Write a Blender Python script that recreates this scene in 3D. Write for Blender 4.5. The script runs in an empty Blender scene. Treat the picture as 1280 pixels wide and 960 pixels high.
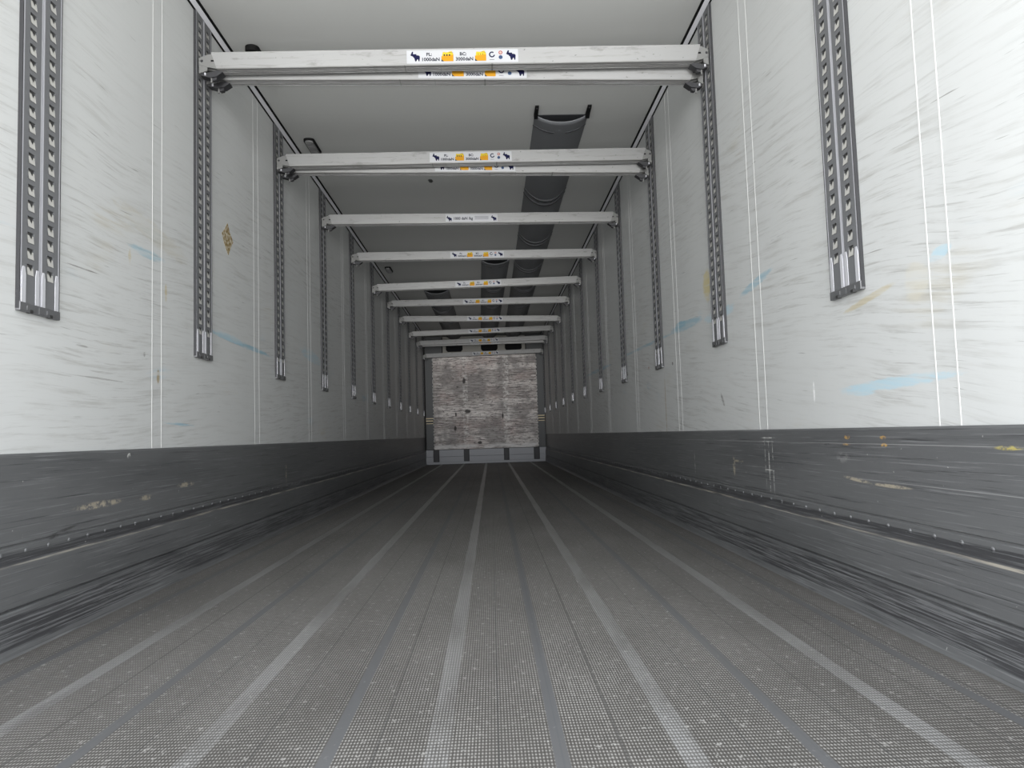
import bpy, bmesh, math, random
from mathutils import Matrix, Vector
from math import pi, sin, cos, tan

random.seed(7)
S = bpy.context.scene
C = S.collection

# ------------------------------------------------------------------ camera
W = 1.23                      # half width of the hold
CX, CZ = 0.1146, 0.5647
F, PITCH, YAW, ROLL = 920.0, 0.06832, 0.0304, -0.0306
fw = Vector((sin(YAW) * cos(PITCH), cos(YAW) * cos(PITCH), sin(PITCH)))
rt = Vector((cos(YAW), -sin(YAW), 0))
up = rt.cross(fw)
r2 = rt * cos(ROLL) + up * sin(ROLL)
u2 = up * cos(ROLL) - rt * sin(ROLL)
cam = bpy.data.objects.new('camera', bpy.data.cameras.new('camera'))
C.objects.link(cam)
M = Matrix((r2, u2, -fw)).transposed().to_4x4()
M.translation = (CX, 0, CZ)
cam.matrix_world = M
cam.data.sensor_width = 36.0
cam.data.lens = F / 1280.0 * 36.0
cam.data.clip_start = 0.05
cam.data.clip_end = 100
S.camera = cam

# ------------------------------------------------------------------ world, light, exposure
Y_OPEN, Y_BULK, Y_END = 0.12, 15.04, 15.4
S.view_settings.view_transform = 'Standard'
S.view_settings.look = 'None'
S.view_settings.exposure = 0.85
S.view_settings.gamma = 1.0
S.view_settings.use_curve_mapping = False
S.cycles.max_bounces = 14
S.cycles.diffuse_bounces = 9
S.cycles.glossy_bounces = 4
w = bpy.data.worlds.new('overcast')
S.world = w
w.use_nodes = True
nt = w.node_tree
nt.nodes.clear()
tc = nt.nodes.new('ShaderNodeTexCoord')
sp = nt.nodes.new('ShaderNodeSeparateXYZ')
nt.links.new(tc.outputs['Generated'], sp.inputs[0])
mr = nt.nodes.new('ShaderNodeMapRange')
mr.inputs[1].default_value, mr.inputs[2].default_value = -1, 1
nt.links.new(sp.outputs[2], mr.inputs[0])
rp = nt.nodes.new('ShaderNodeValToRGB')
cr = rp.color_ramp
cr.elements[0].position, cr.elements[0].color = 0.0, (.62, .62, .61, 1)
cr.elements[1].position, cr.elements[1].color = 1.0, (.88, .92, .97, 1)
e = cr.elements.new(.485); e.color = (.86, .86, .85, 1)
e = cr.elements.new(.515); e.color = (.74, .76, .78, 1)
nt.links.new(mr.outputs[0], rp.inputs[0])
# glow added low behind the open doors to light the deep interior
GLOW, SKY = 27.0, 3.9
vd = nt.nodes.new('ShaderNodeVectorMath'); vd.operation = 'DOT_PRODUCT'
nt.links.new(tc.outputs['Generated'], vd.inputs[0])
vd.inputs[1].default_value = (0, -cos(.09), -sin(.09))
gl = nt.nodes.new('ShaderNodeMapRange'); gl.interpolation_type = 'SMOOTHSTEP'
gl.inputs[1].default_value, gl.inputs[2].default_value = .972, 1.0
gl.inputs[3].default_value, gl.inputs[4].default_value = SKY, SKY + GLOW
nt.links.new(vd.outputs['Value'], gl.inputs[0])
bg = nt.nodes.new('ShaderNodeBackground')
nt.links.new(gl.outputs[0], bg.inputs[1])
nt.links.new(rp.outputs[0], bg.inputs[0])
wo = nt.nodes.new('ShaderNodeOutputWorld')
nt.links.new(bg.outputs[0], wo.inputs[0])

pl = bpy.data.lights.new('rear_opening', 'AREA')      # light portal in the open rear doorway
pl.shape, pl.size, pl.size_y = 'RECTANGLE', 2.46, 2.64
pl.cycles.is_portal = True
po = bpy.data.objects.new('rear_opening', pl)
C.objects.link(po)
po.location = (0, Y_OPEN, 1.32)
po.rotation_euler = (pi / 2, 0, 0)

# ------------------------------------------------------------------ node helpers
class X:
    """a value in a node tree, with arithmetic"""
    def __init__(s, nt, v): s.nt, s.v = nt, v
    def op(s, o, *a, clamp=False):
        n = s.nt.nodes.new('ShaderNodeMath'); n.operation = o; n.use_clamp = clamp
        for i, q in enumerate((s,) + a):
            q = q.v if isinstance(q, X) else q
            if isinstance(q, (int, float)): n.inputs[i].default_value = q
            else: s.nt.links.new(q, n.inputs[i])
        return X(s.nt, n.outputs[0])
    def __add__(s, o): return s.op('ADD', o)
    def __radd__(s, o): return s.op('ADD', o)
    def __sub__(s, o): return s.op('SUBTRACT', o)
    def __rsub__(s, o): return X(s.nt, o).op('SUBTRACT', s)
    def __mul__(s, o): return s.op('MULTIPLY', o)
    def __rmul__(s, o): return s.op('MULTIPLY', o)
    def __truediv__(s, o): return s.op('DIVIDE', o)
    def abs(s): return s.op('ABSOLUTE')
    def sin(s): return s.op('SINE')
    def max(s, o): return s.op('MAXIMUM', o)
    def min(s, o): return s.op('MINIMUM', o)
    def step(s, a, b):
        n = s.nt.nodes.new('ShaderNodeMapRange'); n.interpolation_type = 'SMOOTHSTEP'
        s.nt.links.new(s.v, n.inputs[0])
        if a < b: n.inputs[1].default_value, n.inputs[2].default_value = a, b
        else:
            n.inputs[1].default_value, n.inputs[2].default_value = b, a
            n.inputs[3].default_value, n.inputs[4].default_value = 1, 0
        return X(s.nt, n.outputs[0])

class Mat:
    def __init__(s, name, color, rough=.5, metal=0.0, spec=.5):
        s.m = bpy.data.materials.new(name); s.m.use_nodes = True
        s.nt = s.m.node_tree; s.b = s.nt.nodes['Principled BSDF']
        s.b.inputs['Base Color'].default_value = (*color, 1)
        s.b.inputs['Roughness'].default_value = rough
        s.b.inputs['Metallic'].default_value = metal
        s.b.inputs['Specular IOR Level'].default_value = spec
        s.col = None; s.base = color
    def pos(s):
        t = s.nt.nodes.new('ShaderNodeTexCoord'); p = s.nt.nodes.new('ShaderNodeSeparateXYZ')
        s.nt.links.new(t.outputs['Object'], p.inputs[0])
        return [X(s.nt, o) for o in p.outputs]
    def rnd(s):
        return X(s.nt, s.nt.nodes.new('ShaderNodeObjectInfo').outputs['Random'])
    def noise(s, a, b, c, scale=1, detail=3, rough=.55, dist=0):
        v = s.nt.nodes.new('ShaderNodeCombineXYZ')
        for i, q in enumerate((a, b, c)):
            if isinstance(q, X): s.nt.links.new(q.v, v.inputs[i])
            else: v.inputs[i].default_value = q
        n = s.nt.nodes.new('ShaderNodeTexNoise')
        n.inputs['Scale'].default_value = scale; n.inputs['Detail'].default_value = detail
        n.inputs['Roughness'].default_value = rough; n.inputs['Distortion'].default_value = dist
        s.nt.links.new(v.outputs[0], n.inputs['Vector'])
        return X(s.nt, n.outputs[0])
    def mix(s, fac, color):
        n = s.nt.nodes.new('ShaderNodeMix'); n.data_type = 'RGBA'
        if s.col is None: n.inputs[6].default_value = (*s.base, 1)
        else: s.nt.links.new(s.col, n.inputs[6])
        n.inputs[7].default_value = (*color, 1)
        s.nt.links.new(fac.v, n.inputs[0])
        s.col = n.outputs[2]
        s.nt.links.new(s.col, s.b.inputs['Base Color'])
        return s
    def set(s, name, x): s.nt.links.new(x.v, s.b.inputs[name]); return s
    def bump(s, h, strength=.3, dist=.002):
        n = s.nt.nodes.new('ShaderNodeBump'); n.inputs['Strength'].default_value = strength
        n.inputs['Distance'].default_value = dist
        s.nt.links.new(h.v, n.inputs['Height']); s.nt.links.new(n.outputs[0], s.b.inputs['Normal'])
        return s

def blob(a, b, a0, b0, ra, rb, slope=0.0, n=None, k=.9):
    da = (a - a0) * (1 / ra)
    db = (b - b0 - (a - a0) * slope) * (1 / rb)
    d = da * da + db * db
    if n is not None: d = d + (n - .5) * (2 * k)
    return d.step(1.1, .35)

# ------------------------------------------------------------------ materials
def wall_material(name, side):
    m = Mat(name, (.64, .65, .645), .46, 0, .35)
    x, y, z = m.pos()
    tilt = -.05 if side < 0 else -.12
    zz = z + y * tilt + m.noise(y * .8, z * .8, 3.0 * side, 1, 2) * .12
    s1 = m.noise(y * 2.6, zz * 40, 1.0 + side, 1, 5, .65)
    s2 = m.noise(y * 3.2, zz * 85, 5.0 + side, 1, 4, .7)
    patch = m.noise(y * .9, z * 1.3, 9.0 + side, 1, 3).step(.36, .64)
    zone = z.step(2.5, 1.6) * .75 + .25
    m.mix(s1.step(.48, .70) * (patch * .75 + .25) * zone * .60, (.43, .425, .405))
    m.mix(s2.step(.53, .68) * (patch * .8 + .2) * zone * .5, (.33, .325, .31))
    m.mix(s2.step(.30, .2) * zone * .5, (.70, .70, .70))
    s3 = m.noise(y * 4.5, zz * 110, 15.0 + side, 1, 2, .5).step(.71, .78)
    m.mix(s3 * zone * .8, (.20, .20, .19))
    br = m.noise(y * 1.4, z * 2.6, 22.0 + side, 1, 3).step(.62, .76)
    m.mix(br * zone * s1.step(.4, .6) * .35, (.55, .50, .38))
    bl = m.noise(y * 1.2, zz * 5, 31.0 + side, 1, 3).step(.64, .74) * blob(y, z, 6.0, 1.15, 9.0, .55)
    m.mix(bl * s1.step(.42, .58) * .55, (.45, .60, .70))
    n = m.noise(y * 14, z * 45, 2.0, 1, 4, .7)
    B = (.24, .48, .60); T = (.55, .44, .20); D = (.10, .09, .08); P = (.50, .66, .74)
    if side < 0:
        marks = [(4.05, 1.10, .55, .016, -.02, B, .75), (3.85, 1.11, .25, .02, -.02, P, .7), (2.93, 1.325, .16, .02, .03, B, .5),
                 (5.6, 1.20, .35, .05, -.05, P, .6), (3.23, .652, .18, .006, -.03, B, .6),
                 (2.78, 1.28, .012, .03, 0, T, .6), (3.09, 1.20, .012, .04, 0, T, .55), (3.02, .84, .014, .035, 0, (.35, .26, .12), .8),
                 (2.46, 1.16, .11, .003, .03, D, .7), (2.58, .80, .2, .003, .0, D, .6), (2.46, .90, .04, .004, .0, D, .6),
                 (2.17, 1.10, .012, .008, 0, D, .9), (2.9, .92, .008, .01, 0, D, .8), (1.9, .87, .006, .008, 0, D, .7),
                 (3.0, 1.42, .35, .05, -.1, (.5, .45, .34), .35)]
    else:
        marks = [(3.66, 1.29, .075, .085, 0, (.66, .55, .22), .7), (4.1, 1.15, .36, .03, .03, B, .6), (3.5, 1.115, .25, .035, .03, P, .8),
                 (4.2, 1.17, .12, .02, .05, B, .7), (3.0, 1.16, .2, .02, -.1, B, .6),
                 (2.0, .675, .3, .018, -.01, P, .95), (2.2, .66, .12, .012, .05, P, .8), (1.755, .978, .05, .018, -.1, P, .9),
                 (7.5, 1.19, .9, .02, .02, B, .6), (5.3, 1.165, 1.0, .012, .02, B, .5),
                 (4.65, .70, .012, .24, 0, (.40, .32, .20), .75), (4.43, .965, .02, .012, 0, D, .95), (5.1, 1.0, .02, .012, 0, (.35, .15, .08), .9),
                 (2.1, .93, .16, .012, -.12, T, .45), (2.5, .68, .008, .04, 0, (.95, .95, .95), .9), (3.5, .70, .03, .02, 1.0, D, .6),  # the white one paints a dent's highlight into the colour
                 (1.86, .93, .06, .06, 0, (.7, .66, .55), .4), (5.9, 1.02, .03, .02, 0, D, .8)]
    for a, b, ra, rb, sl, c, k in marks:
        m.mix(blob(y, z, a, b, ra, rb, sl, n) * (s1.step(.36, .56) * .7 + .3) * k, c)
    m.bump(m.noise(y * 6, z * 6, 1.0, 1, 3), .10, .004)
    return m.m

def kick_material(name, side):
    m = Mat(name, (.132, .135, .138), .42, 0, .5)
    x, y, z = m.pos()
    big = m.noise(y * .7, z * 5, 2.0, 1, 4)
    m.mix(big.step(.38, .68) * .55, (.082, .085, .088))
    low = z.step(.125, .10) * z.step(.012, .035)
    rub = blob(y, z, 7.5, .262, 60, .020)
    st = m.noise(y * 1.5, z * 95, 4.0 + side, 1, 5, .68)
    m.mix((st + low * .16 + rub * .19).step(.55, .68) * .85, (.042, .042, .046))
    st2 = m.noise(y * 2.5, z * 170, 8.0 + side, 1, 4, .65)
    m.mix((st2 + low * .07).step(.55, .66) * .7, (.22, .225, .23))
    m.mix(blob(y, z, 7.5, .2455, 60, .0035) * (m.noise(y * 3, z * 90, 1.0, 1, 4).step(.40, .62)) * .65, (.46, .42, .35))
    n = m.noise(y * 22, z * 40, 3.0, 1, 4, .7)
    m.mix(m.noise(y * 45, z * 45, 7.0, 1, 2).step(.74, .78) * .6, (.5, .5, .48))
    OR = (.62, .36, .08); WH = (.60, .60, .58); TA = (.50, .44, .33)
    if side < 0:
        marks = [(4.84, .36, .016, .075, 0, TA, .9), (2.56, .37, .17, .014, 0, TA, .7), (2.9, .365, .06, .012, 0, TA, .6), (3.27, .39, .10, .012, 0, TA, .6),
                 (2.76, .530, .014, .010, .2, (.75, .75, .72), .9), (2.35, .31, .10, .006, .1, (.05, .05, .05), .8), (2.33, .298, .07, .005, .1, (.05, .05, .05), .8)]
    else:
        marks = [(2.92, .40, .006, .135, 0, WH, .9), (2.88, .40, .005, .13, 0, WH, .75), (2.96, .42, .004, .12, 0, WH, .6), (2.92, .52, .09, .003, 0, WH, .9), (2.92, .392, .06, .003, 0, WH, .8), (2.93, .505, .10, .003, 0, WH, .6),
                 (2.265, .525, .02, .008, 0, OR, .9), (2.055, .524, .02, .006, 0, OR, .7), (2.05, .5025, .02, .006, 0, OR, .95), (2.27, .502, .03, .004, 0, OR, .7), (1.55, .503, .05, .006, 0, (.6, .5, .1), .7),
                 (2.22, .396, .09, .007, .06, TA, .7), (2.03, .389, .12, .006, .0, TA, .7), (2.4, .50, .03, .004, 0, (.03, .03, .03), .9), (2.3, .46, .05, .02, 0, WH, .15),
                 (3.35, .39, .02, .05, 0, TA, .6), (3.3, .415, .09, .006, 0, TA, .6), (4.0, .38, .01, .07, 0, WH, .5)]
    for a, b, ra, rb, sl, c, k in marks:
        m.mix(blob(y, z, a, b, ra, rb, sl, n) * n.step(.42, .58) * k, c)
    if side > 0:
        m.mix(blob(y, z, 7.5, .505, 60, .0013) * m.noise(y * 2, z, 3.0, 1, 3).step(.4, .6) * .6, (.36, .36, .36))
        m.mix(blob(y, z, 7.5, .40, 60, .0011) * m.noise(y * 2, z, 9.0, 1, 3).step(.4, .6) * .6, (.36, .36, .36))
    m.bump(st2, .15, .001)
    return m.m

def floor_material():
    m = Mat('worn_ribbed_aluminium', (.092, .087, .081), .55, 0, .5)
    x, y, z = m.pos()
    big = m.noise(x * 1.6, y * .55, 1.0, 1, 5, .6)
    m.mix(big.step(.35, .68) * .8, (.150, .143, .135))
    spk = m.noise(x * 60, y * 45, 5.0, 1, 2, .6)
    tooth = (x * (2 * pi / .0063)).sin() * .5 + .5
    row = (y * (2 * pi / .0135)).sin() * .5 + .5
    tt = tooth * row
    wear = m.noise(x * 5, y * 2.0, 12.0, 1, 4, .65)
    per = x + .222
    cell = per.op('MODULO', .446)   # seams
    bandx = ((x - .003 + .223 + 4.46).op('MODULO', .446) - .223).abs()
    wob = m.noise(x * .1, y * 1.5, 17.0, 1, 2) * .012
    band = (bandx + wob).step(.031, .024) * (x.abs().step(.95, .925))
    sm = None
    for q in (-.664, -.195, .222, .664, -1.09, 1.09):
        t = (x - q).abs().step(.0140, .0118)
        sm = t if sm is None else sm.max(t)
    thin = ((x + 4.46 + .055).op('MODULO', .1115) - .05575).abs().step(.0022, .0012)
    m.mix((tt + wear * .7 + spk * .5 - .60).step(.36, .66) * (1 - sm) * .62, (.44, .43, .415))
    m.mix((tooth * .65 + row * .35 + (spk - .5) * .5).step(.44, .22) * (1 - sm) * .6, (.040, .036, .033))
    m.mix(spk.step(.64, .72) * .5, (.46, .45, .43))
    m.mix(band * (.30 + tt.step(.10, .40) * .70) * (m.noise(x * 9, y * 1.7, 3.0, 1, 4, .6).step(.30, .60) * .7 + .3) * .85, (.36, .36, .36))
    m.set('Roughness', .56 - band * .24)
    m.mix(thin * (1 - band) * .6, (.05, .05, .05))
    m.mix(sm * (m.noise(x * 20, y * 3, 2.0, 1, 3) * .6 + .4), (.108, .112, .120))
    edge = x.abs().step(1.165, 1.195)
    m.mix(edge * .7, (.10, .092, .085))
    m.mix(m.noise(x * 26, y * 16, 40.0, 1, 3, .6).step(.73, .78) * .8, (.72, .72, .70))
    m.bump(tt * (1 - sm), .45, .0022)
    return m.m

def ceiling_material():
    m = Mat('white_ceiling_laminate', (.62, .625, .61), .5, 0, .3)
    x, y, z = m.pos()
    m.mix(m.noise(x * .5, y * 1.2, 1.0, 1, 3).step(.35, .7) * .35, (.56, .56, .545))
    n = m.noise(x * 40, y * 30, 1.0, 1, 3)
    m.mix(blob(x, y, -.319, 5.87, .022, .05, 0, n), (.05, .05, .05))
    return m.m

def beam_material():
    m = Mat('scuffed_aluminium', (.275, .275, .272), .5, .05, .3)
    x, y, z = m.pos(); r = m.rnd() * 40
    s = m.noise(x * 5 + r, z * 60, y * 30, 1, 4, .65)
    m.mix(s.step(.54, .70) * .6, (.185, .18, .175))
    v = m.noise(x * 42 + r * 3, z * 9, 3.0, 1, 3, .6).step(.66, .74)
    pt = m.noise(x * 3 + r * 2, z * 8, 9.0, 1, 2).step(.48, .66)
    m.mix(v * pt * .95, (.055, .05, .048))
    m.mix(m.noise(x * 7 + r * 5, z * 22, 4.0, 1, 4, .65).step(.57, .70) * .55, (.13, .125, .12))
    m.mix(m.noise(x * 45 + r, z * 60, 6.0, 1, 2).step(.69, .74) * .85, (.04, .04, .04))
    low = z.step(-.033, -.040)
    m.mix(low * m.noise(x * 4 + r, z * 8, y * 160, 1, 3).step(.35, .6) * .6, (.15, .145, .14))
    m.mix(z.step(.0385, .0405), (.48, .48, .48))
    return m.m

def wood_material():
    m = Mat('weathered_plank', (.70, .655, .63), .8, 0, .2)
    x, y, z = m.pos()
    pln = z * (1 / .1185)
    pid = pln.op('FLOOR')
    pn = m.noise(pid * 7.3, x * .2, 0.0, 1, 1)
    m.mix(pn.step(.42, .58) * .75, (.33, .295, .28))
    red = m.noise(x * 1.6, z * 2.2, 4.0, 1, 3).step(.45, .7)
    m.mix(red * .6, (.50, .39, .365))
    g = m.noise(x * 3.5, z * 55, pid * 3, 1, 5, .68)
    m.mix(g.step(.50, .62) * .85, (.12, .108, .104))
    m.mix(g.step(.45, .35) * .85, (.90, .87, .85))
    g2 = m.noise(x * 11, z * 38, 6.0, 1, 4, .7)
    m.mix(g2.step(.53, .63) * .75, (.13, .115, .11))
    m.mix(g2.step(.43, .33) * .6, (.78, .75, .73))
    fr = (pln - pid)
    n2 = m.noise(x * 6, pid * 9, 2.0, 1, 4)
    m.mix(fr.step(.085, .03) * n2.step(.44, .58) * .95, (.05, .045, .045))
    m.mix(m.noise(x * 2.2, z * 2.2, 28.0, 1, 4, .6).step(.46, .60) * .65, (.22, .205, .20))
    m.mix(m.noise(x * 12, z * 22, 8.0, 1, 4, .65).step(.60, .67) * .85, (.07, .065, .062))
    m.mix(m.noise(x * 9, z * 20, 18.0, 1, 4, .7).step(.63, .70) * .6, (.74, .71, .69))
    vx = blob(x, z, -.40, 1.2, .06, 3).max(blob(x, z, .43, 1.2, .07, 3))
    m.mix(vx * m.noise(x * 16, z * 22, 1.0, 1, 5, .7).step(.46, .60) * .6, (.82, .80, .78))
    m.mix(z.step(.42, .36) * m.noise(x * 3, z * 9, 5.0, 1, 3).step(.35, .6) * .8, (.80, .78, .77))
    n = m.noise(x * 20, z * 20, 3.0, 1, 3)
    for a, b, ra, rb in ((-.36, 1.06, .07, .045), (-.13, .42, .05, .035), (-.42, 1.68, .035, .07), (-.62, .72, .03, .06), (.35, .95, .02, .07), (-.6, 1.0, .02, .05)):
        m.mix(blob(x, z, a, b, ra, rb, 0, n, .5) * .9, (.045, .04, .04))
    m.bump(g, .3, .003)
    return m.m

MT = dict(
    wall_l=wall_material('scuffed_white_panel_left', -1), wall_r=wall_material('scuffed_white_panel_right', 1),
    kick_l=kick_material('scuffed_grey_kick_left', -1), kick_r=kick_material('scuffed_grey_kick_right', 1),
    floor=floor_material(), ceil=ceiling_material(), beam=beam_material(), wood=wood_material(),
    white=Mat('white_bead', (.70, .70, .69), .45).m,
    trim=Mat('pale_aluminium_trim', (.82, .82, .86), .45, .1).m,
    black=Mat('black_rubber', (.006, .006, .006), .7, 0, .15).m,
    dark=Mat('dark_void_plastic', (.01, .01, .011), .8, 0, .1).m,
    fitting=Mat('cast_aluminium', (.185, .185, .18), .55, .1, .3).m,
    latch=Mat('dark_steel', (.045, .045, .048), .55, .2, .3).m,
    duct=Mat('grey_duct_sheet', (.155, .16, .17), .55, 0, .4).m,
    ductring_and_shade=Mat('dark_duct_seam_and_shade', (.055, .057, .062), .6).m,
    galv=Mat('galvanised_steel', (.165, .168, .175), .6, .05, .25).m,
    rcap=Mat('dull_rail_end_cap', (.17, .172, .178), .5, .4).m,
    galvdark=Mat('slot_shadow_black', (.03, .03, .03), .7).m,
    tongue=Mat('pale_slot_tongue', (.56, .55, .52), .5, .1).m,
    bright=Mat('bright_aluminium', (.72, .72, .76), .35, .3).m,
    edge=Mat('rail_edge_metal', (.42, .42, .45), .5, .0, .3).m,
    sticker=Mat('white_sticker', (.385, .39, .405), .5, 0, .2).m,
    navy=Mat('navy_print', (.006, .007, .034), .6, 0, .1).m,
    print=Mat('grey_print', (.022, .024, .034), .6, 0, .1).m,
    orange=Mat('orange_print', (.43, .205, .010), .6, 0, .15).m,
    yellow=Mat('yellow_print', (.46, .34, .025), .6, 0, .15).m,
    red=Mat('red_print', (.28, .05, .03), .6, 0, .1).m,
    greyblue=Mat('blue_grey_print', (.035, .06, .12), .6, 0, .1).m,
    col=Mat('grey_column_paint', (.056, .058, .060), .55).m,
    plinth=Mat('anodised_grey_plinth', (.30, .305, .325), .55, .1).m,
    header=Mat('beige_header_panel', (.27, .26, .235), .6).m,
    tan=Mat('tan_adhesive', (.50, .41, .24), .7).m,
    lens=Mat('grey_lamp_lens', (.20, .20, .20), .3).m,
    band=Mat('pale_yellow_line', (.62, .52, .34), .6).m,
)
# broken, patchy look of the adhesive residue
_m = MT['tan']; _n = _m.node_tree
_t = _n.nodes.new('ShaderNodeTexNoise'); _t.inputs['Scale'].default_value = 9; _t.inputs['Detail'].default_value = 6
_r = _n.nodes.new('ShaderNodeValToRGB')
_r.color_ramp.elements[0].position, _r.color_ramp.elements[0].color = .46, (.26, .18, .06, 1)
_r.color_ramp.elements[1].position, _r.color_ramp.elements[1].color = .58, (.60, .54, .42, 1)
_n.links.new(_t.outputs[0], _r.inputs[0]); _n.links.new(_r.outputs[0], _n.nodes['Principled BSDF'].inputs['Base Color'])

# ------------------------------------------------------------------ mesh helpers
class MB:
    def __init__(s): s.bm = bmesh.new(); s.mats = []
    def mi(s, m):
        if m not in s.mats: s.mats.append(m)
        return s.mats.index(m)
    def face(s, pts, m):
        f = s.bm.faces.new([s.bm.verts.new(p) for p in pts]); f.material_index = s.mi(m); return f
    def box(s, a, b, m, bevel=0.0):
        x0, x1 = sorted((a[0], b[0])); y0, y1 = sorted((a[1], b[1])); z0, z1 = sorted((a[2], b[2]))
        v = [s.bm.verts.new(p) for p in ((x0, y0, z0), (x1, y0, z0), (x1, y1, z0), (x0, y1, z0), (x0, y0, z1), (x1, y0, z1), (x1, y1, z1), (x0, y1, z1))]
        fs = [s.bm.faces.new([v[i] for i in q]) for q in ((0, 3, 2, 1), (4, 5, 6, 7), (0, 1, 5, 4), (1, 2, 6, 5), (2, 3, 7, 6), (3, 0, 4, 7))]
        k = s.mi(m)
        for f in fs: f.material_index = k
        if bevel:
            r = bmesh.ops.bevel(s.bm, geom=list({e for f in fs for e in f.edges}), offset=bevel, segments=2, profile=.5, affect='EDGES')
            for f in r['faces']: f.material_index = k
    def prism(s, poly, d0, d1, m, axes='xz'):
        """poly in two axes, extruded along the third from d0 to d1"""
        def P(p, d):
            if axes == 'xz': return (p[0], d, p[1])
            if axes == 'yz': return (d, p[0], p[1])
            return (p[0], p[1], d)
        a = [s.bm.verts.new(P(p, d0)) for p in poly]; b = [s.bm.verts.new(P(p, d1)) for p in poly]
        k = s.mi(m); n = len(poly)
        fs = [s.bm.faces.new(a), s.bm.faces.new(b[::-1])]
        fs += [s.bm.faces.new((a[i], b[i], b[(i + 1) % n], a[(i + 1) % n])) for i in range(n)]
        for f in fs: f.material_index = k
    def cyl(s, c, r, h, axis, m, n=14, r2=None):
        r2 = r if r2 is None else r2
        def P(t, rr, d):
            a, b = rr * cos(t), rr * sin(t)
            if axis == 'y': return (c[0] + a, c[1] + d, c[2] + b)
            if axis == 'x': return (c[0] + d, c[1] + a, c[2] + b)
            return (c[0] + a, c[1] + b, c[2] + d)
        A = [s.bm.verts.new(P(2 * pi * i / n, r, 0)) for i in range(n)]
        B = [s.bm.verts.new(P(2 * pi * i / n, r2, h)) for i in range(n)]
        k = s.mi(m)
        fs = [s.bm.faces.new(A), s.bm.faces.new(B[::-1])] + [s.bm.faces.new((A[i], B[i], B[(i + 1) % n], A[(i + 1) % n])) for i in range(n)]
        for f in fs: f.material_index = k
    def mesh(s, name, normals=True):
        if normals: bmesh.ops.recalc_face_normals(s.bm, faces=s.bm.faces)
        me = bpy.data.meshes.new(name); s.bm.to_mesh(me); s.bm.free()
        for m in s.mats: me.materials.append(m)
        return me

def ob(name, me, parent=None, loc=(0, 0, 0), rot=(0, 0, 0)):
    o = bpy.data.objects.new(name, me); C.objects.link(o)
    o.location = loc; o.rotation_euler = rot
    if parent is not None: o.parent = parent
    return o
def tag(o, label, cat, group=None):
    o['label'] = label; o['category'] = cat; o['kind'] = 'thing'
    if group: o['group'] = group
    return o
def struct(name, mb, parent=None, normals=True):
    o = ob(name, mb.mesh(name, normals), parent)
    if parent is None: o['kind'] = 'structure'
    return o
ORD = ['first', 'second', 'third', 'fourth', 'fifth', 'sixth', 'seventh', 'eighth', 'ninth', 'tenth', 'eleventh']

# ------------------------------------------------------------------ the setting
ZK, ZT, ZC, ZB = 0.552, 2.612, 2.640, 0.963
Y0, DY = 2.2125, 1.2633
m = MB(); m.box((-1.34, Y_OPEN, -.12), (1.34, Y_END, 0), MT['floor']); struct('floor', m)
m = MB(); m.box((-1.34, Y_OPEN, ZC), (1.34, Y_END, ZC + .09), MT['ceil']); struct('ceiling', m)
walls = {}
for s, nm, mt in ((-1, 'wall_left', 'wall_l'), (1, 'wall_right', 'wall_r')):
    m = MB(); m.box((s * W, Y_OPEN, 0), (s * (W + .09), Y_END, ZC), MT[mt])
    walls[s] = struct(nm, m)
m = MB(); m.box((-W, Y_END, 0), (W, Y_END + .08, ZC), MT['header']); struct('wall_front', m)

# beads of the panel joints
SEAMS = {-1: (3.008, 4.285, 5.535, 6.815, 8.08, 9.34, 10.6, 11.87, 13.13), 1: (1.760, 2.985, 4.295, 5.535, 6.86, 8.12, 9.38, 10.65, 11.9, 13.2)}
for s in (-1, 1):
    for yc in SEAMS[s]:
        m = MB()
        for d in (-.042, .042):
            m.prism([(s * W, yc + d - .0032), (s * (W - .0009), yc + d - .002), (s * (W - .0009), yc + d + .002), (s * W, yc + d + .0032)], ZK - .002, ZT, MT['white'], 'xy')
        ob('joint_bead', m.mesh('joint_bead'), walls[s])

# grey aluminium kick panels: a folded profile with ledge, groove and coved foot
PROF = [(0, .553), (.006, .553), (.010, .547), (.010, .302), (.006, .299), (.006, .295), (.010, .292), (.010, .252), (.019, .244), (.019, .131),
        (.010, .1285), (.010, .1245), (.019, .122), (.020, .104), (.023, .060), (.024, .030), (.030, .006), (.034, 0), (0, 0)]
for s, nm, mt in ((-1, 'baseboard_left', 'kick_l'), (1, 'baseboard_right', 'kick_r')):
    m = MB()
    m.prism([(s * (W - p[0]), p[1]) for p in PROF], Y_OPEN, Y_BULK + .02, MT[mt], 'xz')
    yy = Y_OPEN + .1
    while yy < 13.0:
        for r0, r1, h0, h1 in ((.0068, .0055, 0, .0022), (.0055, .003, .0022, .0034)):
            n = 8
            A = [(s * (W - .010 - h0), yy + r0 * cos(2 * pi * i / n), .277 + r0 * sin(2 * pi * i / n)) for i in range(n)]
            B = [(s * (W - .010 - h1), yy + r1 * cos(2 * pi * i / n), .277 + r1 * sin(2 * pi * i / n)) for i in range(n)]
            for i in range(n): m.face([A[i], A[(i + 1) % n], B[(i + 1) % n], B[i]], MT[mt])
            if h1 > .003: m.face(B, MT[mt])
        yy += .108
    struct(nm, m)

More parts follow.
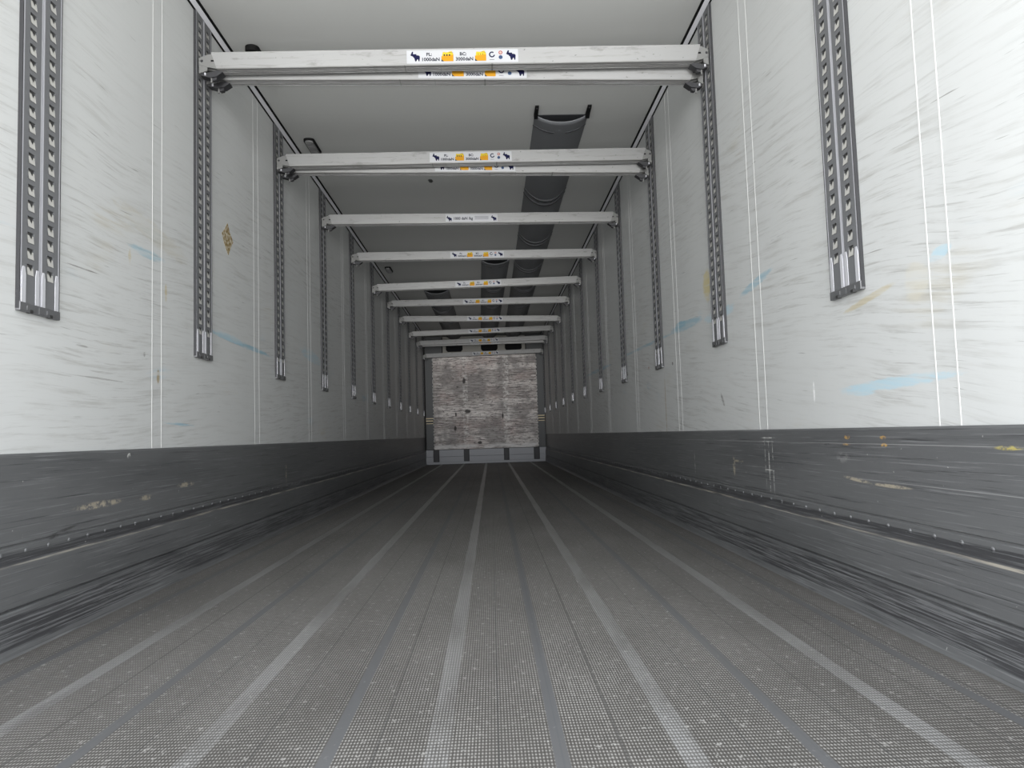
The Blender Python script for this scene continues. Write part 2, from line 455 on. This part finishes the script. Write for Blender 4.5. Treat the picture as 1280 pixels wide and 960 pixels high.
# chamfer trims between walls and ceiling, with black gasket lips
for s, nm in ((-1, 'trim_1'), (1, 'trim_2')):
    m = MB()
    a, b = (s * (W - .001), ZT), (s * (W - .026), ZC - .001)
    m.prism([a, b, (s * (W - .001), ZC - .001)], Y_OPEN, Y_BULK + .2, MT['trim'], 'xz')
    t = struct(nm, m)
    g = MB(); g.prism([(s * (W - .001), ZT - .005), (s * (W - .0055), ZT - .001), (s * (W - .0055), ZT + .006), (s * (W - .001), ZT + .001)], Y_OPEN, Y_BULK + .2, MT['black'], 'xz')
    g.prism([(s * (W - .022), ZC - .006), (s * (W - .032), ZC - .006), (s * (W - .034), ZC - .0005), (s * (W - .024), ZC - .0005)], Y_OPEN, Y_BULK + .2, MT['black'], 'xz')
    ob('gasket', g.mesh('gasket'), t)

# ------------------------------------------------------------------ bulkhead at the front end
bh = bpy.data.objects.new('bulkhead', None); C.objects.link(bh); bh.location = (0.012, Y_BULK, 0)
tag(bh, 'weathered wooden plank bulkhead with grey side columns closing the far end of the hold', 'bulkhead')
m = MB(); m.box((-1.050, -.055, .300), (1.060, -.004, 2.20), MT['wood'], .006); ob('plank_panel', m.mesh('plank_panel'), bh)
for s in (-1, 1):
    x0, x1 = (-1.212, -1.062) if s < 0 else (1.072, 1.212)
    m = MB(); m.box((x0, -.02, .296), (x1, .04, 2.26), MT['col'], .004); c = ob('side_column', m.mesh('side_column'), bh)
    m = MB(); m.box((x0 + .002, -.028, .825), (x1 - .002, -.021, .945), MT['latch'])
    q = ob('lashing_strip', m.mesh('lashing_strip'), c)
    m = MB()
    m.box((x0 + .002, -.0035 - .028, .925), (x1 - .002, -.0285, .945), MT['band'])
    m.box((x0 + .002, -.0035 - .028, .875), (x1 - .002, -.0285, .897), MT['band'])
    m.box((x0 + .002, -.0035 - .028, .825), (x1 - .002, -.0285, .840), MT['band'])
    o = ob('lashing_line', m.mesh('lashing_line'), c); o['label'] = 'pale yellow raised lines'
    # pale perforated edge strip beside the planks
    e0 = x1 if s < 0 else x0 - .012
    m = MB(); m.box((e0, -.050, .30), (e0 + .010, -.01, 2.19), MT['latch'])
    zz = .32
    while zz < 2.15:
        m.box((e0 + .001, -.053, zz), (e0 + .009, -.0505, zz + random.uniform(.018, .06)), MT['tongue']); zz += .066
    ob('edge_strip', m.mesh('edge_strip'), bh)
# aluminium plinth, cut by four upright slots
slots = [(-1.076, -.955), (-.460, -.347), (.352, .461), (.962, 1.081)]
xs = [-1.222] + [v for q in slots for v in q] + [1.222]
m = MB()
for i in range(0, len(xs), 2):
    m.box((xs[i], -.045, .05), (xs[i + 1], -.005, .155), MT['plinth'], .003)
    m.box((xs[i], -.045, .157), (xs[i + 1], -.005, .292), MT['plinth'], .003)
m.box((-1.222, -.050, .002), (1.222, -.005, .050), MT['plinth'], .003)
m.box((-1.222, -.004, .0), (1.222, .03, .294), MT['latch'])
ob('plinth', m.mesh('plinth'), bh)
for a, b in slots:
    m = MB(); m.box((a + .018, -.018, .052), (b - .018, -.0035, .296), MT['latch'], .003); ob('slot_post', m.mesh('slot_post'), bh)
m = MB(); m.box((-.842, .0, 2.20), (.852, .04, 2.60), MT['header'])
ob('header_panel', m.mesh('header_panel'), bh)
for a, b in ((-1.212, -.862), (.872, 1.212)):
    m = MB(); m.box((a, .0, 2.262), (b, .04, 2.60), MT['col']); ob('corner_panel', m.mesh('corner_panel'), bh)
for x in (-.852, .862):
    m = MB(); m.box((x - .009, -.006, 2.262), (x + .009, .04, 2.60), MT['black']); ob('divider', m.mesh('divider'), bh)

for xc, wh in ((-.59, 'leftmost of three'), (.127, 'middle of three'), (.62, 'rightmost of three')):
    m = MB()
    hw = .162
    poly = [(-hw, 2.45), (-hw, 2.33), (-hw + .035, 2.293), (hw - .035, 2.293), (hw, 2.33), (hw, 2.45)]
    m.prism(poly, -.030, -.001, MT['dark'], 'xz')
    t = ob('air_outlet', m.mesh('air_outlet'), None, (xc, Y_BULK, 0))
    tag(t, 'black air outlet in the header of the bulkhead, ' + wh, 'vent', 'air outlets over the bulkhead')
    m = MB()
    inner = [(p[0] * 1.05, 2.37 + (p[1] - 2.37) * 1.07) for p in poly]
    n = len(poly)
    for i in range(n):
        j = (i + 1) % n
        m.face([(poly[i][0], -.033, poly[i][1]), (poly[j][0], -.033, poly[j][1]), (inner[j][0], -.033, inner[j][1]), (inner[i][0], -.033, inner[i][1])], MT['black'])
        m.face([(inner[i][0], -.033, inner[i][1]), (inner[j][0], -.033, inner[j][1]), (inner[j][0], -.001, inner[j][1]), (inner[i][0], -.001, inner[i][1])], MT['black'])
    ob('rim', m.mesh('rim'), t)

# ------------------------------------------------------------------ perforated double rails on the walls
RW, RH = .098, ZT - .006 - ZB        # half width, height
def rail_meshes(side):
    d = -side                         # direction into the room
    P = lambda u, v, wv: (d * wv, u, v)
    me = {}
    def plate(uc):
        m = MB(); G, T, K = MT['galv'], MT['tongue'], MT['galvdark']
        u0, u1, wf = uc - .040, uc + .040, .011
        a, b = uc - .0155, uc + .0155
        m.face([P(u0, .0, wf), P(a, .0, wf), P(a, RH, wf), P(u0, RH, wf)], G)
        m.face([P(b, .0, wf), P(u1, .0, wf), P(u1, RH, wf), P(b, RH, wf)], G)
        v = .108; prev = 0.0
        while v + .04 < RH:
            m.face([P(a, prev, wf), P(b, prev, wf), P(b, v, wf), P(a, v, wf)], G)
            t = v + .032
            q = [(a, v), (b, v), (b, t), (a, t)]
            for i in range(4):
                j = (i + 1) % 4
                m.face([P(*q[i], wf), P(*q[j], wf), P(*q[j], .002), P(*q[i], .002)], G)
            m.face([P(a, v, .002), P(b, v, .002), P(b, t, .002), P(a, t, .002)], T)
            # pressed tongue: pale, leaning out, with the dark keyhole wedge above it
            m.face([P(a + .001, v, .0125), P(b - .001, v, .0125), P(b - .001, v + .023, .0095), P(a + .001, v + .023, .0095)], T)
            m.face([P(uc - .0095, t, .0106), P(uc + .0085, t, .0106), P(uc + .006, v + .020, .0108), P(uc + .001, v + .012, .0121), P(uc - .004, v + .020, .0108)], K)
            prev = t; v += .0475
        m.face([P(a, prev, wf), P(b, prev, wf), P(b, RH, wf), P(a, RH, wf)], G)
        for uu in (u0, u1):
            m.face([P(uu, 0, .0), P(uu, 0, wf), P(uu, RH, wf), P(uu, RH, .0)], K)
        m.face([P(u0, 0, 0), P(u1, 0, 0), P(u1, 0, wf), P(u0, 0, wf)], G)
        return m.mesh('track', False)
    me['near'] = plate(-.0485); me['far'] = plate(.0485)
    def strip(uc, hw, wt, mat, v0=.02):
        m = MB(); m.prism([P(uc - hw, 0, 0)[:2], P(uc - hw, 0, wt)[:2], P(uc + hw, 0, wt)[:2], P(uc + hw, 0, 0)[:2]], v0, RH, mat, 'xy'); return m
    for i, uc in enumerate((-.0915, -.0055, .0055, .0915)):
        me['edge%d' % i] = strip(uc, .0024, .0113, MT['edge']).mesh('edge_strip')
    for i, uc in enumerate((-.0965, .0965)):
        me['flange%d' % i] = strip(uc, .0018, .0112, MT['latch'], .004).mesh('flange')
    m = MB(); m.box(P(-RW, -.002, 0), P(RW, .024, .0145), MT['rcap'], .0015)
    for uc in (-.048, .048):
        m.box(P(uc - .020, .004, .0146), P(uc + .020, .016, .0160), MT['rcap'], .0005)
        m.box(P(uc - .007, -.0035, .004), P(uc + .007, .006, .0166), MT['galvdark'])
    m.box(P(-.010, .0, .0146), P(.010, .018, .0156), MT['rcap'])
    me['cap'] = m.mesh('end_cap')
    for i, (uc, hw, h) in enumerate(((-.080, .0095, .105), (-.016, .0085, .105), (.014, .0085, .105), (.082, .0095, .110))):
        m = MB(); poly = [(uc - hw, .024), (uc + hw, .024), (uc + hw, .024 + h - .02), (uc + hw * .5, .024 + h), (uc - hw * .5, .024 + h), (uc - hw, .024 + h - .02)]
        m.prism(poly, d * .0112, d * .0128, MT['bright'], 'yz'); me['guide%d' % i] = m.mesh('guide_insert')
    return me
for s in (-1, 1):
    me = rail_meshes(s)
    side = 'left' if s < 0 else 'right'
    for i in range(11):
        r = bpy.data.objects.new('perforated_rail', None); C.objects.link(r)
        r.location = (s * (W - .0005), Y0 + DY * i, ZB)
        lab = 'perforated double steel rail on the %s wall, %s from the open doors' % (side, ORD[i])
        if i == 0: lab = 'large perforated double steel rail on the %s wall, nearest and not holding any beam' % side
        tag(r, lab, 'rail', 'perforated rails on the %s wall' % side)
        for k in ('near', 'far'): ob('track', me[k], r)
        for k in range(4): ob('edge_strip', me['edge%d' % k], r)
        for k in range(2): ob('flange', me['flange%d' % k], r)
        ob('end_cap', me['cap'], r)
        for k in range(4): o = ob('guide_insert', me['guide%d' % k], r); o['label'] = 'bright metal guide insert'

# ------------------------------------------------------------------ load beams
HT, HB, DB = .0415, .0415, .032       # half height, half depth
XC, HALF = .010, 1.166                # beam centre and half length along its top edge
def half_at(z): return HALF - (HT - z) / (2 * HT) * .027
def tube_mesh():
    m = MB()
    pr = [(-DB, -HB + .002), (-DB, HT - .003), (-DB + .003, HT), (DB - .003, HT), (DB, HT - .003), (DB, -HB + .002), (DB - .003, -HB)]
    for g in (.019, .002, -.013):       # grooves under the beam
        pr += [(g + .0045, -HB), (g + .0030, -HB + .006), (g - .0030, -HB + .006), (g - .0045, -HB)]
    pr += [(-DB + .003, -HB)]
    A = [m.bm.verts.new((-half_at(p[1]), p[0], p[1])) for p in pr]; B = [m.bm.verts.new((half_at(p[1]), p[0], p[1])) for p in pr]
    n = len(pr)
    m.mi(MT['beam'])
    m.bm.faces.new(A); m.bm.faces.new(B[::-1])
    for i in range(n): m.bm.faces.new((A[i], B[i], B[(i + 1) % n], A[(i + 1) % n]))
    return m.mesh('tube')
def fitting_meshes(s):
    """end casting: s = -1 left, 1 right; x measured outwards from the tube's top corner"""
    reach = 1.2125 - HALF - s * XC
    E = s * HALF
    q = lambda x, z: (E + s * x, HT + z)
    k = reach / .068
    m = MB()
    up_ = [q(-.03, -.004), q(.0, -.0095), (q(.033 * k, -.016)), q(reach, -.0285), q(reach, -.060), q(.018 * k, -.073), q(-.034, -.0825), q(-.05, -.05)]
    m.prism(up_, -.0305, -.0225, MT['fitting'])
    m.prism([q(reach, -.0585), q(reach, -.1015), q(.024 * k, -.089), q(.020 * k, -.0705)], -.0285, -.0205, MT['fitting'])
    m.prism([q(-.03, -.004), q(.0, -.0095), (q(.033 * k, -.016)), q(reach, -.0285), q(reach, -.060), q(.018 * k, -.073), q(-.034, -.0825)], .0, .0285, MT['fitting'])
    m.prism([q(-.03, -.01), q(.02 * k, -.022), q(.03 * k, -.06), q(-.03, -.075)], -.0225, .0, MT['fitting'])
    me = {'body': m.mesh('end_fitting')}
    m = MB(); m.cyl((E + s * reach * .76, -.0305, HT - .042), .0065, -.0025, 'y', MT['latch'], 12, .0045); me['rivet'] = m.mesh('rivet')
    m = MB(); m.box((E + s * .000, -.0310, HT - .047), (E + s * -.014, -.0318, HT - .039), MT['dark']); me['slot'] = m.mesh('stamped_slot')
    m = MB()
    m.prism([q(reach * .96, -.099), q(reach * .96, -.106), q(.012, -.117), q(-.022, -.112), q(-.05, -.092), q(-.03, -.084)], -.018, .026, MT['latch'])
    m.prism([q(.03 * k, -.104), q(.0, -.128), q(-.016, -.125), q(-.02, -.110)], -.008, .016, MT['latch'])
    m.cyl((E + s * .006, -.006, HT - .108), .0042, -.030, 'z', MT['fitting'], 10)
    m.cyl((E + s * reach * .55, -.020, HT - .108), .0042, .012, 'z', MT['bright'], 10)
    me['latch'] = m.mesh('latch')
    return me
ELE = [(745, 205), (720, 196), (703, 207), (728, 215), (722, 232), (690, 258), (668, 285), (664, 312), (673, 336), (648, 331), (630, 312), (643, 342), (670, 359), (713, 363), (738, 378), (757, 400), (757, 434), (784, 440), (800, 490),
       (822, 580), (865, 578), (850, 520), (848, 492), (900, 498), (935, 505), (955, 545), (948, 578), (985, 578), (990, 520), (1000, 460), (1003, 400), (985, 365), (945, 347), (900, 345), (868, 340), (865, 293), (815, 298), (770, 295), (735, 303), (706, 298), (712, 275), (738, 244), (748, 220)]
def elephant(x, z, h):
    """silhouette of an elephant with a raised trunk, left edge at x, foot at z"""
    m = MB(); k = h / 384.0
    m.prism([(x + (a - 630) * k, z + (580 - b) * k) for a, b in ELE], -.0009, -.0003, MT['navy']); bmesh.ops.triangulate(m.bm, faces=[f for f in m.bm.faces if len(f.verts) > 4])
    return m.mesh('elephant_emblem')
def text_mesh(body, x, z, size, mat, wid=None):
    cu = bpy.data.curves.new('t', 'FONT'); cu.body = body; cu.size = size; cu.extrude = .0002; cu.align_x = 'CENTER'
    cu.resolution_u = 2; cu.offset = .0007
    o = bpy.data.objects.new('t', cu); C.objects.link(o)
    me = bpy.data.meshes.new_from_object(o.evaluated_get(bpy.context.evaluated_depsgraph_get()))
    bpy.data.objects.remove(o); bpy.data.curves.remove(cu)
    xs = [v.co.x for v in me.vertices]; cw = max(xs) - min(xs); k = (wid / cw) if wid else 1
    me.transform(Matrix.Translation((x, -.0006, z)) @ Matrix.Rotation(pi / 2, 4, 'X') @ Matrix.Diagonal((k, 1, 1, 1)))
    me.materials.clear(); me.materials.append(mat); me.name = 'lettering'
    return me
SW, SH = .530, .064                   # sticker
def sx(f): return -SW / 2 + SW * f
def ring(m, c, r0, r1, a0, a1, mat, n=24):
    for i in range(n):
        t0, t1 = a0 + (a1 - a0) * i / n, a0 + (a1 - a0) * (i + 1) / n
        m.face([(c[0] + r * cos(t), -.0007, c[1] + r * sin(t)) for r, t in ((r0, t0), (r1, t0), (r1, t1), (r0, t1))], mat)
def picto(x0, x1, dots):
    m = MB(); w = x1 - x0; z0, z1 = -.024, .027; h = z1 - z0
    F = lambda u, v, d=-.0006: (x0 + w * u, d, z0 + h * v)
    m.prism([F(0, 0)[::2], F(1, 0)[::2], F(1, .62)[::2], F(0, .50)[::2]], -.0006, -.0001, MT['orange'])
    m.face([F(0, 0, -.0007), F(.22, 0, -.0007), F(0, .22, -.0007)], MT['print'])
    m.face([F(.06, .50, -.0007), F(1, .62, -.0007), F(1, .70, -.0007), F(.85, .98, -.0007), F(.45, .86, -.0007), F(.12, .90, -.0007)], MT['yellow'])
    for u in ((.25, .46, .68) if dots else (.3, .5, .7)):
        c = (x0 + w * u, z0 + h * (.60 if dots else .63)); rr = .0042 if dots else .0022
        m.face([(c[0] + rr * cos(2 * pi * i / 10), -.0009, c[1] + rr * sin(2 * pi * i / 10)) for i in range(10)], MT['navy'] if dots else MT['print'])
    m.face([F(.62, .84, -.0008), F(.98, .80, -.0008), F(.98, .83, -.0008), F(.62, .87, -.0008)], MT['print'])
    return m.mesh('pictogram', False)
ST = {}
m = MB(); m.box((-SW / 2, -.0001, -SH / 2), (SW / 2, .0004, SH / 2), MT['sticker']); ST['plate'] = m.mesh('label_sticker')
ST['ele1'] = elephant(sx(.030), -.022, .048); ST['ele2'] = elephant(sx(.890), -.022, .048)
ST['t1'] = text_mesh('PL:', sx(.20), .004, .022, MT['print']); ST['t2'] = text_mesh('1000daN', sx(.213), -.021, .023, MT['print'], .083)
ST['t3'] = text_mesh('BC:', sx(.505), .004, .022, MT['print']); ST['t4'] = text_mesh('3000daN', sx(.517), -.021, .023, MT['print'], .083)
ST['p1'] = picto(sx(.310), sx(.418), True); ST['p2'] = picto(sx(.612), sx(.712), False)
m = MB(); ring(m, (sx(.765), .006), .0085, .0145, pi * .28, pi * 1.95, MT['navy'])
m.box((sx(.742), -.0007, -.020), (sx(.785), -.0001, -.0185), MT['print']); ST['ring'] = m.mesh('ring_emblem', False)
m = MB(); ring(m, (sx(.842), .015), .0052, .0092, 0, 2 * pi, MT['red']); ring(m, (sx(.842), -.008), 0.0, .0095, 0, 2 * pi, MT['greyblue'])
ring(m, (sx(.842), .015), 0.0, .0022, 0, 2 * pi, MT['orange']); ST['dots'] = m.mesh('round_emblems', False)
SB = {}                                # the single plainer sticker of the third beam
m = MB(); m.box((-.212, -.0001, -.030), (.212, .0004, .030), MT['sticker']); SB['plate'] = m.mesh('label_sticker')
SB['ele1'] = elephant(-.207, -.026, .046); SB['ele2'] = elephant(.158, -.026, .046)
SB['t1'] = text_mesh('1000 daN /kg', -.070, -.014, .032, MT['print'], .155)
m = MB()
for z in (.012, .004, -.004, -.012): m.box((.025, -.0007, z), (.138, -.0001, z + .0018), MT['print'])
SB['lines'] = m.mesh('small_print')
TUBE = tube_mesh(); FIT = {s: fitting_meshes(s) for s in (-1, 1)}

def make_beam(y, zl, zr, sticker_x, label, kind='a'):
    """zl, zr: heights of the beam's top edge at its two ends"""
    zc = (zl + zr) / 2 - HT
    b = bpy.data.objects.new('load_beam', None); C.objects.link(b)
    b.location = (XC, y, zc); b.rotation_euler = (0, math.atan2(zl - zr, 2 * HALF), 0)
    tag(b, label, 'beam', 'aluminium load beams across the hold')
    ob('tube', TUBE, b)
    for s in (-1, 1):
        f = ob('end_fitting', FIT[s]['body'], b)
        ob('rivet', FIT[s]['rivet'], f); ob('stamped_slot', FIT[s]['slot'], f); ob('latch', FIT[s]['latch'], f)
    if kind == 'a':
        p = ob('label_sticker', ST['plate'], b, (sticker_x - XC, -DB - .0005, .0))
        for k, nm in (('ele1', 'elephant_emblem'), ('ele2', 'elephant_emblem'), ('t1', 'lettering'), ('t2', 'lettering'), ('t3', 'lettering'), ('t4', 'lettering'), ('p1', 'pictogram'), ('p2', 'pictogram'), ('ring', 'ring_emblem'), ('dots', 'round_emblems')):
            ob(nm, ST[k], p)
    else:
        p = ob('label_sticker', SB['plate'], b, (sticker_x - XC, -DB - .0005, .0))
        for k, nm in (('ele1', 'elephant_emblem'), ('ele2', 'elephant_emblem'), ('t1', 'lettering'), ('lines', 'small_print')): ob(nm, SB[k], p)
    return b
#       top edge left, right, sticker centre, what singles it out
BE = [(2.408, 2.412, .030, 'front beam of the pair closest to the open doors, largest in view'),
      (2.408, 2.406, .034, 'front beam of the second pair from the doors, below the hanging duct end'),
      (2.396, 2.370, .006, 'single beam with the plain sticker, third row from doors'),
      (2.399, 2.386, .027, 'single beam in the fourth row from the doors'),
      (2.346, 2.386, .016, 'single beam rising to the right in the fifth row from the doors'),
      (2.388, 2.386, .057, 'single beam in the sixth row from the doors'),
      (2.384, 2.333, .072, 'single beam in the seventh row from the doors'),
      (2.331, 2.373, .052, 'single beam rising to the right in the eighth row from the doors'),
      (2.334, 2.376, .034, 'front beam of the far pair just before the bulkhead'),
      (2.232, 2.279, .048, 'lowest farthest beam crossing the top of the plank bulkhead')]
for i, (zl, zr, sxx, lab) in enumerate(BE):
    make_beam(Y0 + DY * (i + 1) - .048, zl, zr, sxx, 'load beam, ' + lab, 'b' if i == 2 else 'a')
make_beam(Y0 + DY + .049, 2.403, 2.365, .075, 'load beam close behind and half hidden by the one nearest the doors')
make_beam(Y0 + DY * 2 + .049, 2.402, 2.356, .060, 'load beam close behind and half hidden by the one in front in the second pair')
make_beam(Y0 + DY * 9 + .049, 2.322, 2.340, .05, 'load beam half hidden behind the front one in the far pair before the bulkhead')

# ------------------------------------------------------------------ air ducts under the ceiling
def duct(x0, x1, ys, hw, label, rings, clips):
    root = bpy.data.objects.new('air_duct', None); C.objects.link(root); root.location = (x0, ys, ZC)
    tag(root, label, 'duct', 'grey air ducts under the ceiling')
    L = Y_BULK - .04 - ys
    xo = lambda v: (x1 - x0) * v / L
    def sag(v): return .052 + .055 * min(1, v / 1.2)
    N = 18
    def prof(v, extra=0.0, grow=0.0):
        out = []
        for i in range(N + 1):
            t = -1 + 2 * i / N
            out.append((xo(v) + (hw + grow) * t, v, -.003 - (sag(v) + extra) * (1 - abs(t) ** 2.2)))
        return out
    m = MB()
    vs = [0, .05, .1, .2, .4, .6, .8, 1.0, 1.2] + [1.2 + (L - 1.2) * k / 14 for k in range(1, 15)]
    O = [[m.bm.verts.new(p) for p in prof(v)] for v in vs]
    I = [[m.bm.verts.new((p[0], p[1], min(-.001, p[2] + .004))) for p in prof(v)] for v in vs]
    m.mi(MT['duct'])
    for a in range(len(vs) - 1):
        for i in range(N):
            f = m.bm.faces.new((O[a][i], O[a][i + 1], O[a + 1][i + 1], O[a + 1][i])); f.smooth = True
            f = m.bm.faces.new((I[a][i + 1], I[a][i], I[a + 1][i], I[a + 1][i + 1])); f.smooth = True
    for i in range(N): m.bm.faces.new((O[0][i + 1], O[0][i], I[0][i], I[0][i + 1]))
    ob('duct_sheet', m.mesh('duct_sheet'), root)
    m = MB()     # dark sheet added in the duct mouth, standing in for the shade inside
    m.box((-hw + .006, .004, -.0035), (xo(1.0) + hw - .012, 1.0, -.001), MT['ductring_and_shade'])
    ob('mouth_shade_sheet', m.mesh('mouth_shade_sheet'), root)
    def band(v0, v1, ex, i0, i1, nm, mat):
        m = MB()
        A, B = prof(v0, ex, .003), prof(v1, ex, .003)
        A0, B0 = prof(v0, 0), prof(v1, 0)
        for i in range(i0, i1):
            m.face([A[i], A[i + 1], B[i + 1], B[i]], mat)
            m.face([A0[i], A0[i + 1], A[i + 1], A[i]], mat); m.face([B[i], B[i + 1], B0[i + 1], B0[i]], mat)
        ob(nm, m.mesh(nm), root)
    band(.150, .165, .003, 0, 7, 'stitched_seam', MT['ductring_and_shade']); band(.150, .165, .003, 11, 18, 'stitched_seam', MT['ductring_and_shade'])
    for v in rings:
        if v + .12 < L:
            band(v, v + .030, .012, 0, N, 'duct_collar', MT['ductring_and_shade'])
            band(v + .10, v + .135, .014, 0, N, 'duct_collar', MT['ductring_and_shade'])
    if clips:
        for s in (-1, 1):
            m = MB()
            m.prism([(-.135, -.001), (-.135, -.010), (-.11, -.016), (-.05, -.020), (-.012, -.034), (.006, -.030), (.010, -.004), (.0, -.001)], s * (hw - .020), s * (hw + .004), MT['black'], 'yz')
            m.cyl((s * (hw - .008), -.118, -.016), .006, .006, 'z', MT['latch'], 8)
            ob('end_clip', m.mesh('end_clip'), root)
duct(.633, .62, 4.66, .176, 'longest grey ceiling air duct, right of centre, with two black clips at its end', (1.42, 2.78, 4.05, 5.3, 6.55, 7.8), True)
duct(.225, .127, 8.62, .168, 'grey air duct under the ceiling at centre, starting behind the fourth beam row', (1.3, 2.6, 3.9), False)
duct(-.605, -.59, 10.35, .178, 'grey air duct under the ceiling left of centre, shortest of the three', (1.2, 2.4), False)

# ------------------------------------------------------------------ small things on ceiling and wall
def rounded(hx, hy, r, n=5):
    out = []
    for cx, cy, a in ((hx - r, hy - r, 0), (-hx + r, hy - r, pi / 2), (-hx + r, -hy + r, pi), (hx - r, -hy + r, 1.5 * pi)):
        out += [(cx + r * cos(a + pi / 2 * i / n), cy + r * sin(a + pi / 2 * i / n)) for i in range(n + 1)]
    return out
for y, lab in ((5.10, 'small oblong grey ceiling lamp near the left wall, above the second beam pair'), (8.98, 'small oblong grey ceiling lamp near the left wall, behind the fourth beam')):
    m = MB(); m.prism(rounded(.037, .135, .030), -.014, 0, MT['black'], 'xy')
    t = ob('ceiling_lamp', m.mesh('ceiling_lamp'), None, (-1.085, y, ZC)); tag(t, lab, 'lamp', 'ceiling lamps along the left side')
    m = MB(); m.prism(rounded(.028, .124, .024), -.024, -.0145, MT['lens'], 'xy')
    for k in range(-4, 5): m.box((-.024, k * .025 - .004, -.0265), (.024, k * .025 + .004, -.0241), MT['lens'])
    ob('lens', m.mesh('lens'), t)
m = MB()
m.prism(rounded(.036, .15, .034), -.030, 0, MT['black'], 'xy')
m.prism(rounded(.028, .11, .026), -.044, -.0301, MT['black'], 'xy')
m.cyl((0.0, -.10, -.0302), .010, -.008, 'z', MT['latch'], 10)
t = ob('sensor_housing', m.mesh('sensor_housing'), None, (-1.085, 3.90, ZC))
tag(t, 'black rounded fixture on the ceiling by the left trim, peeking over the nearest beam', 'fixture')
m = MB(); m.box((.005, -.068, -.0462), (.027, -.060, -.0441), MT['tongue']); ob('pale_mark', m.mesh('pale_mark'), t)
m = MB(); m.cyl((-.048, -.06, -.012), .012, .05, 'y', MT['tongue'], 10); m.cyl((-.040, -.075, -.014), .008, .02, 'y', MT['black'], 10); ob('cable_gland', m.mesh('cable_gland'), t)

m = MB()
edge = [(0, .085), (.03, .045), (.05, .030), (.085, .004), (.058, -.020), (.035, -.050), (.012, -.082), (-.018, -.060), (-.05, -.030), (-.080, .012), (-.055, .030), (-.030, .052)]
m.prism(edge, 0, .0016, MT['tan'], 'yz')
t = ob('adhesive_patch', m.mesh('adhesive_patch'), None, (-W + .0002, 3.815, 1.625))
tag(t, 'tan diamond shaped patch of old adhesive on the left wall beside the second rail', 'patch')
